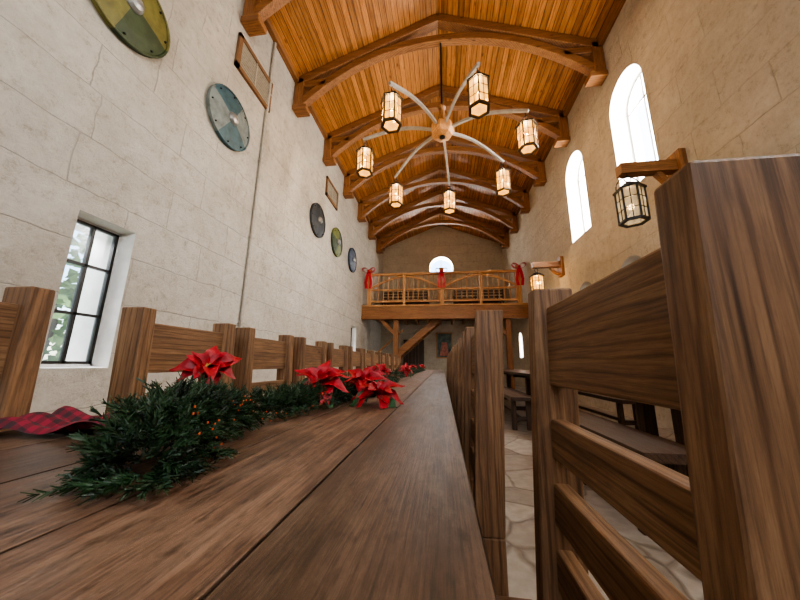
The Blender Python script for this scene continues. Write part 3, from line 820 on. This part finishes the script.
def petal(b, M, L, W, droop, mat):
    vs = []; fs = []; nu = 7
    for i in range(nu+1):
        t = i/nu
        w_ = W*math.sin(math.pi*min(1, t**0.8))*(1-0.25*t)+0.0006
        z = droop*(-t*t)*L+0.25*L*t
        for j, s in enumerate((-1, -0.5, 0, 0.5, 1)):
            vs.append(M @ Vector((t*L, s*w_, z+abs(s)*w_*0.45+0.06*L*math.sin(9*t+s*3)*abs(s))))
    for i in range(nu):
        for j in range(4):
            a = i*5+j; fs.append((a, a+1, a+6, a+5))
    b.add(vs, fs, mat)
def poinsettia(loc, R_, tilt, az, leaves=True):
    b = B()
    base = Matrix.Rotation(az, 4, 'Z') @ Matrix.Rotation(tilt, 4, 'Y')
    for layer, (n_, LL, el) in enumerate(((6, 1.0, 0.15), (5, 0.85, -0.35), (4, 0.6, -0.85))):
        for k in range(n_):
            a = 2*math.pi*k/n_+layer*0.5+random.uniform(-0.3, 0.3)
            M = base @ Matrix.Rotation(a, 4, 'Z') @ Matrix.Rotation(el+random.uniform(-0.35, 0.35), 4, 'Y') @ Matrix.Rotation(random.uniform(-0.4, 0.4), 4, 'X')
            petal(b, M, R_*LL*random.uniform(0.8, 1.15), R_*LL*random.uniform(0.24, 0.34), 0.45, M_red)
    if leaves:
        for k in range(3):
            M = base @ Matrix.Translation((0, 0, -0.006)) @ Matrix.Rotation(k*2.1+0.5, 4, 'Z') @ Matrix.Rotation(0.25, 4, 'Y')
            petal(b, M, R_*1.0, R_*0.26, 0.4, M_leafg)
    for k in range(5):
        a = k*1.3; q = base @ Vector((0.004*math.cos(a)*(k > 0), 0.004*math.sin(a)*(k > 0), R_*0.1))
        b.lathe([(0.0007, -0.003), (0.002, -0.001), (0.002, 0.001), (0.0007, 0.003)], q, M_yel, 6)
    zmin = min(v[2] for v in b.v)+loc[2]
    if zmin < TZ+0.002: b.v = [(v[0], v[1], max(v[2], TZ+0.002-loc[2]+0.001*(k % 3))) for k, v in enumerate(b.v)]
    o = b.obj('poinsettia', loc, fix=False, smooth=True); return o
poinsettia((-0.50, 0.60, 0.885), 0.070, 0.75, -0.9, False)
poinsettia((-0.39, 0.96, 0.835), 0.10, 0.7, -1.3)
poinsettia((-0.215, 1.02, 0.80), 0.10, 0.35, -1.0)
poinsettia((-0.30, 1.15, 0.83), 0.09, 0.5, -1.8)
poinsettia((-0.45, 1.10, 0.83), 0.09, 0.7, -1.8)
for y in (1.75, 2.2, 2.9, 3.6, 4.6, 5.8):
    x = -0.39+random.uniform(-0.05, 0.05)
    poinsettia((x, y, 0.84), 0.085, 0.6, -1.5+random.uniform(-0.5, 0.5))

b = B(); vs = []; fs = []; nu, nv = 60, 14
for i in range(nu+1):
    for j in range(nv+1):
        u = i/nu; v = j/nv-0.5
        x = -0.85+0.33*u; y = 0.52+0.04*u+v*0.17*(1-0.4*u)+0.012*math.sin(u*5)
        z = TZ+0.014+0.010*math.sin(u*14+v*3)*(1-0.4*u)+0.010*math.sin(v*16+u*4)+0.006*abs(v)
        vs.append((x, y, max(z, TZ+0.002)))
for i in range(nu):
    for j in range(nv):
        a = i*(nv+1)+j; fs.append((a, a+1, a+nv+2, a+nv+1))
b.add(vs, fs, M_plaid); b.obj('plaid_ribbon', fix=False, smooth=True)

# ------------------------------------------------------------------ things at the far end
b = B()
b.box((-0.55, -0.06, 0), (-0.45, -0.002, 2.15), M_dkZ); b.box((0.45, -0.06, 0), (0.55, -0.002, 2.15), M_dkZ); b.box((-0.55, -0.06, 2.05), (0.55, -0.002, 2.15), M_dkX)
for i in range(5): b.box((-0.45+0.18*i+0.003, -0.04, 0), (-0.27+0.18*i-0.003, -0.002, 2.05), M_dkZ)
b.obj('door_1', (-1.5, YF, 0))
def picture(name, w, h, loc, art):
    b = B(); f = 0.06
    b.box((-w/2, -0.05, -h/2), (-w/2+f, -0.002, h/2), M_rlZ); b.box((w/2-f, -0.05, -h/2), (w/2, -0.002, h/2), M_rlZ)
    b.box((-w/2, -0.05, -h/2), (w/2, -0.002, -h/2+f), M_rlX); b.box((-w/2, -0.05, h/2-f), (w/2, -0.002, h/2), M_rlX)
    b.box((-w/2+0.03, -0.02, -h/2+0.03), (w/2-0.03, -0.006, h/2-0.03), art[0])
    if len(art) > 1:
        b.lathe([(0.11, -0.024), (0.11, -0.018)], (0, 0, h*0.22), art[1], 16, rot=Matrix.Rotation(math.pi/2, 3, 'X'))
        b.add([(-0.24, -0.023, -h*0.4), (0.24, -0.023, -h*0.4), (0.13, -0.023, h*0.12), (-0.13, -0.023, h*0.12)], [(0, 1, 2, 3)], art[2])
    return b.obj(name, loc)
picture('framed_painting', 0.85, 1.35, (0.12, YF, 1.85), (simple('dark_canvas', (0.06, 0.08, 0.06), 0.5, 0, 5, 0.8), simple('painted_face', (0.6, 0.45, 0.32)), simple('painted_robe', (0.40, 0.12, 0.07), 0.5, 0, 8, 0.5)))
picture('framed_painting', 0.8, 0.6, (1.7, YF, 1.9), (simple('old_painting', (0.25, 0.2, 0.12), 0.5, 0, 6, 0.7),))

# ------------------------------------------------------------------ outdoor shrubs
b = B()
for k in range(16000):
    y = random.uniform(-3, 16); x = -6.4+random.uniform(-0.9, 0.9)+0.4*math.sin(y*1.3); z = random.uniform(-0.2, 3.8+0.8*math.sin(y*0.9))
    d = Vector((random.uniform(-1, 1), random.uniform(-1, 1), random.uniform(-1, 1))).normalized()
    s = d.orthogonal().normalized()*0.06; c = Vector((x, y, z)); L = 0.17
    b.add([c-s*0.3, c+d*L*0.5-s, c+d*L, c+d*L*0.5+s], [(0, 1, 2, 3)], M_fol)
for y in range(-2, 16, 2): b.tube([(-6.6, y, -0.3), (-6.5, y+0.2, 1.5), (-6.7, y+0.1, 2.6)], 0.07, M_dkZ, 7, r2=0.03)
b.obj('shrub_hedge', fix=False)

# ------------------------------------------------------------------ camera
cam = bpy.data.cameras.new('camera'); co = bpy.data.objects.new('camera', cam); COL.objects.link(co)
cam.sensor_width = 36; cam.lens = 13.5; cam.clip_start = 0.01; cam.clip_end = 200
psi = math.radians(8.0); p = math.radians(11.9); roll = math.radians(0.7)
fw = Vector((-math.sin(psi)*math.cos(p), math.cos(psi)*math.cos(p), math.sin(p)))
rt = Vector((math.cos(psi), math.sin(psi), 0)); up = rt.cross(fw)
r2 = rt*math.cos(roll)+up*math.sin(roll); u2 = up*math.cos(roll)-rt*math.sin(roll)
Mx = Matrix((r2, u2, -fw)).transposed().to_4x4(); Mx.translation = Vector((0, 0, 0.90))
co.matrix_world = Mx
scene.camera = co
scene.view_settings.view_transform = 'AgX'
try: scene.view_settings.look = 'AgX - Medium High Contrast'
except Exception as e: print(e)
scene.view_settings.exposure = 0.55
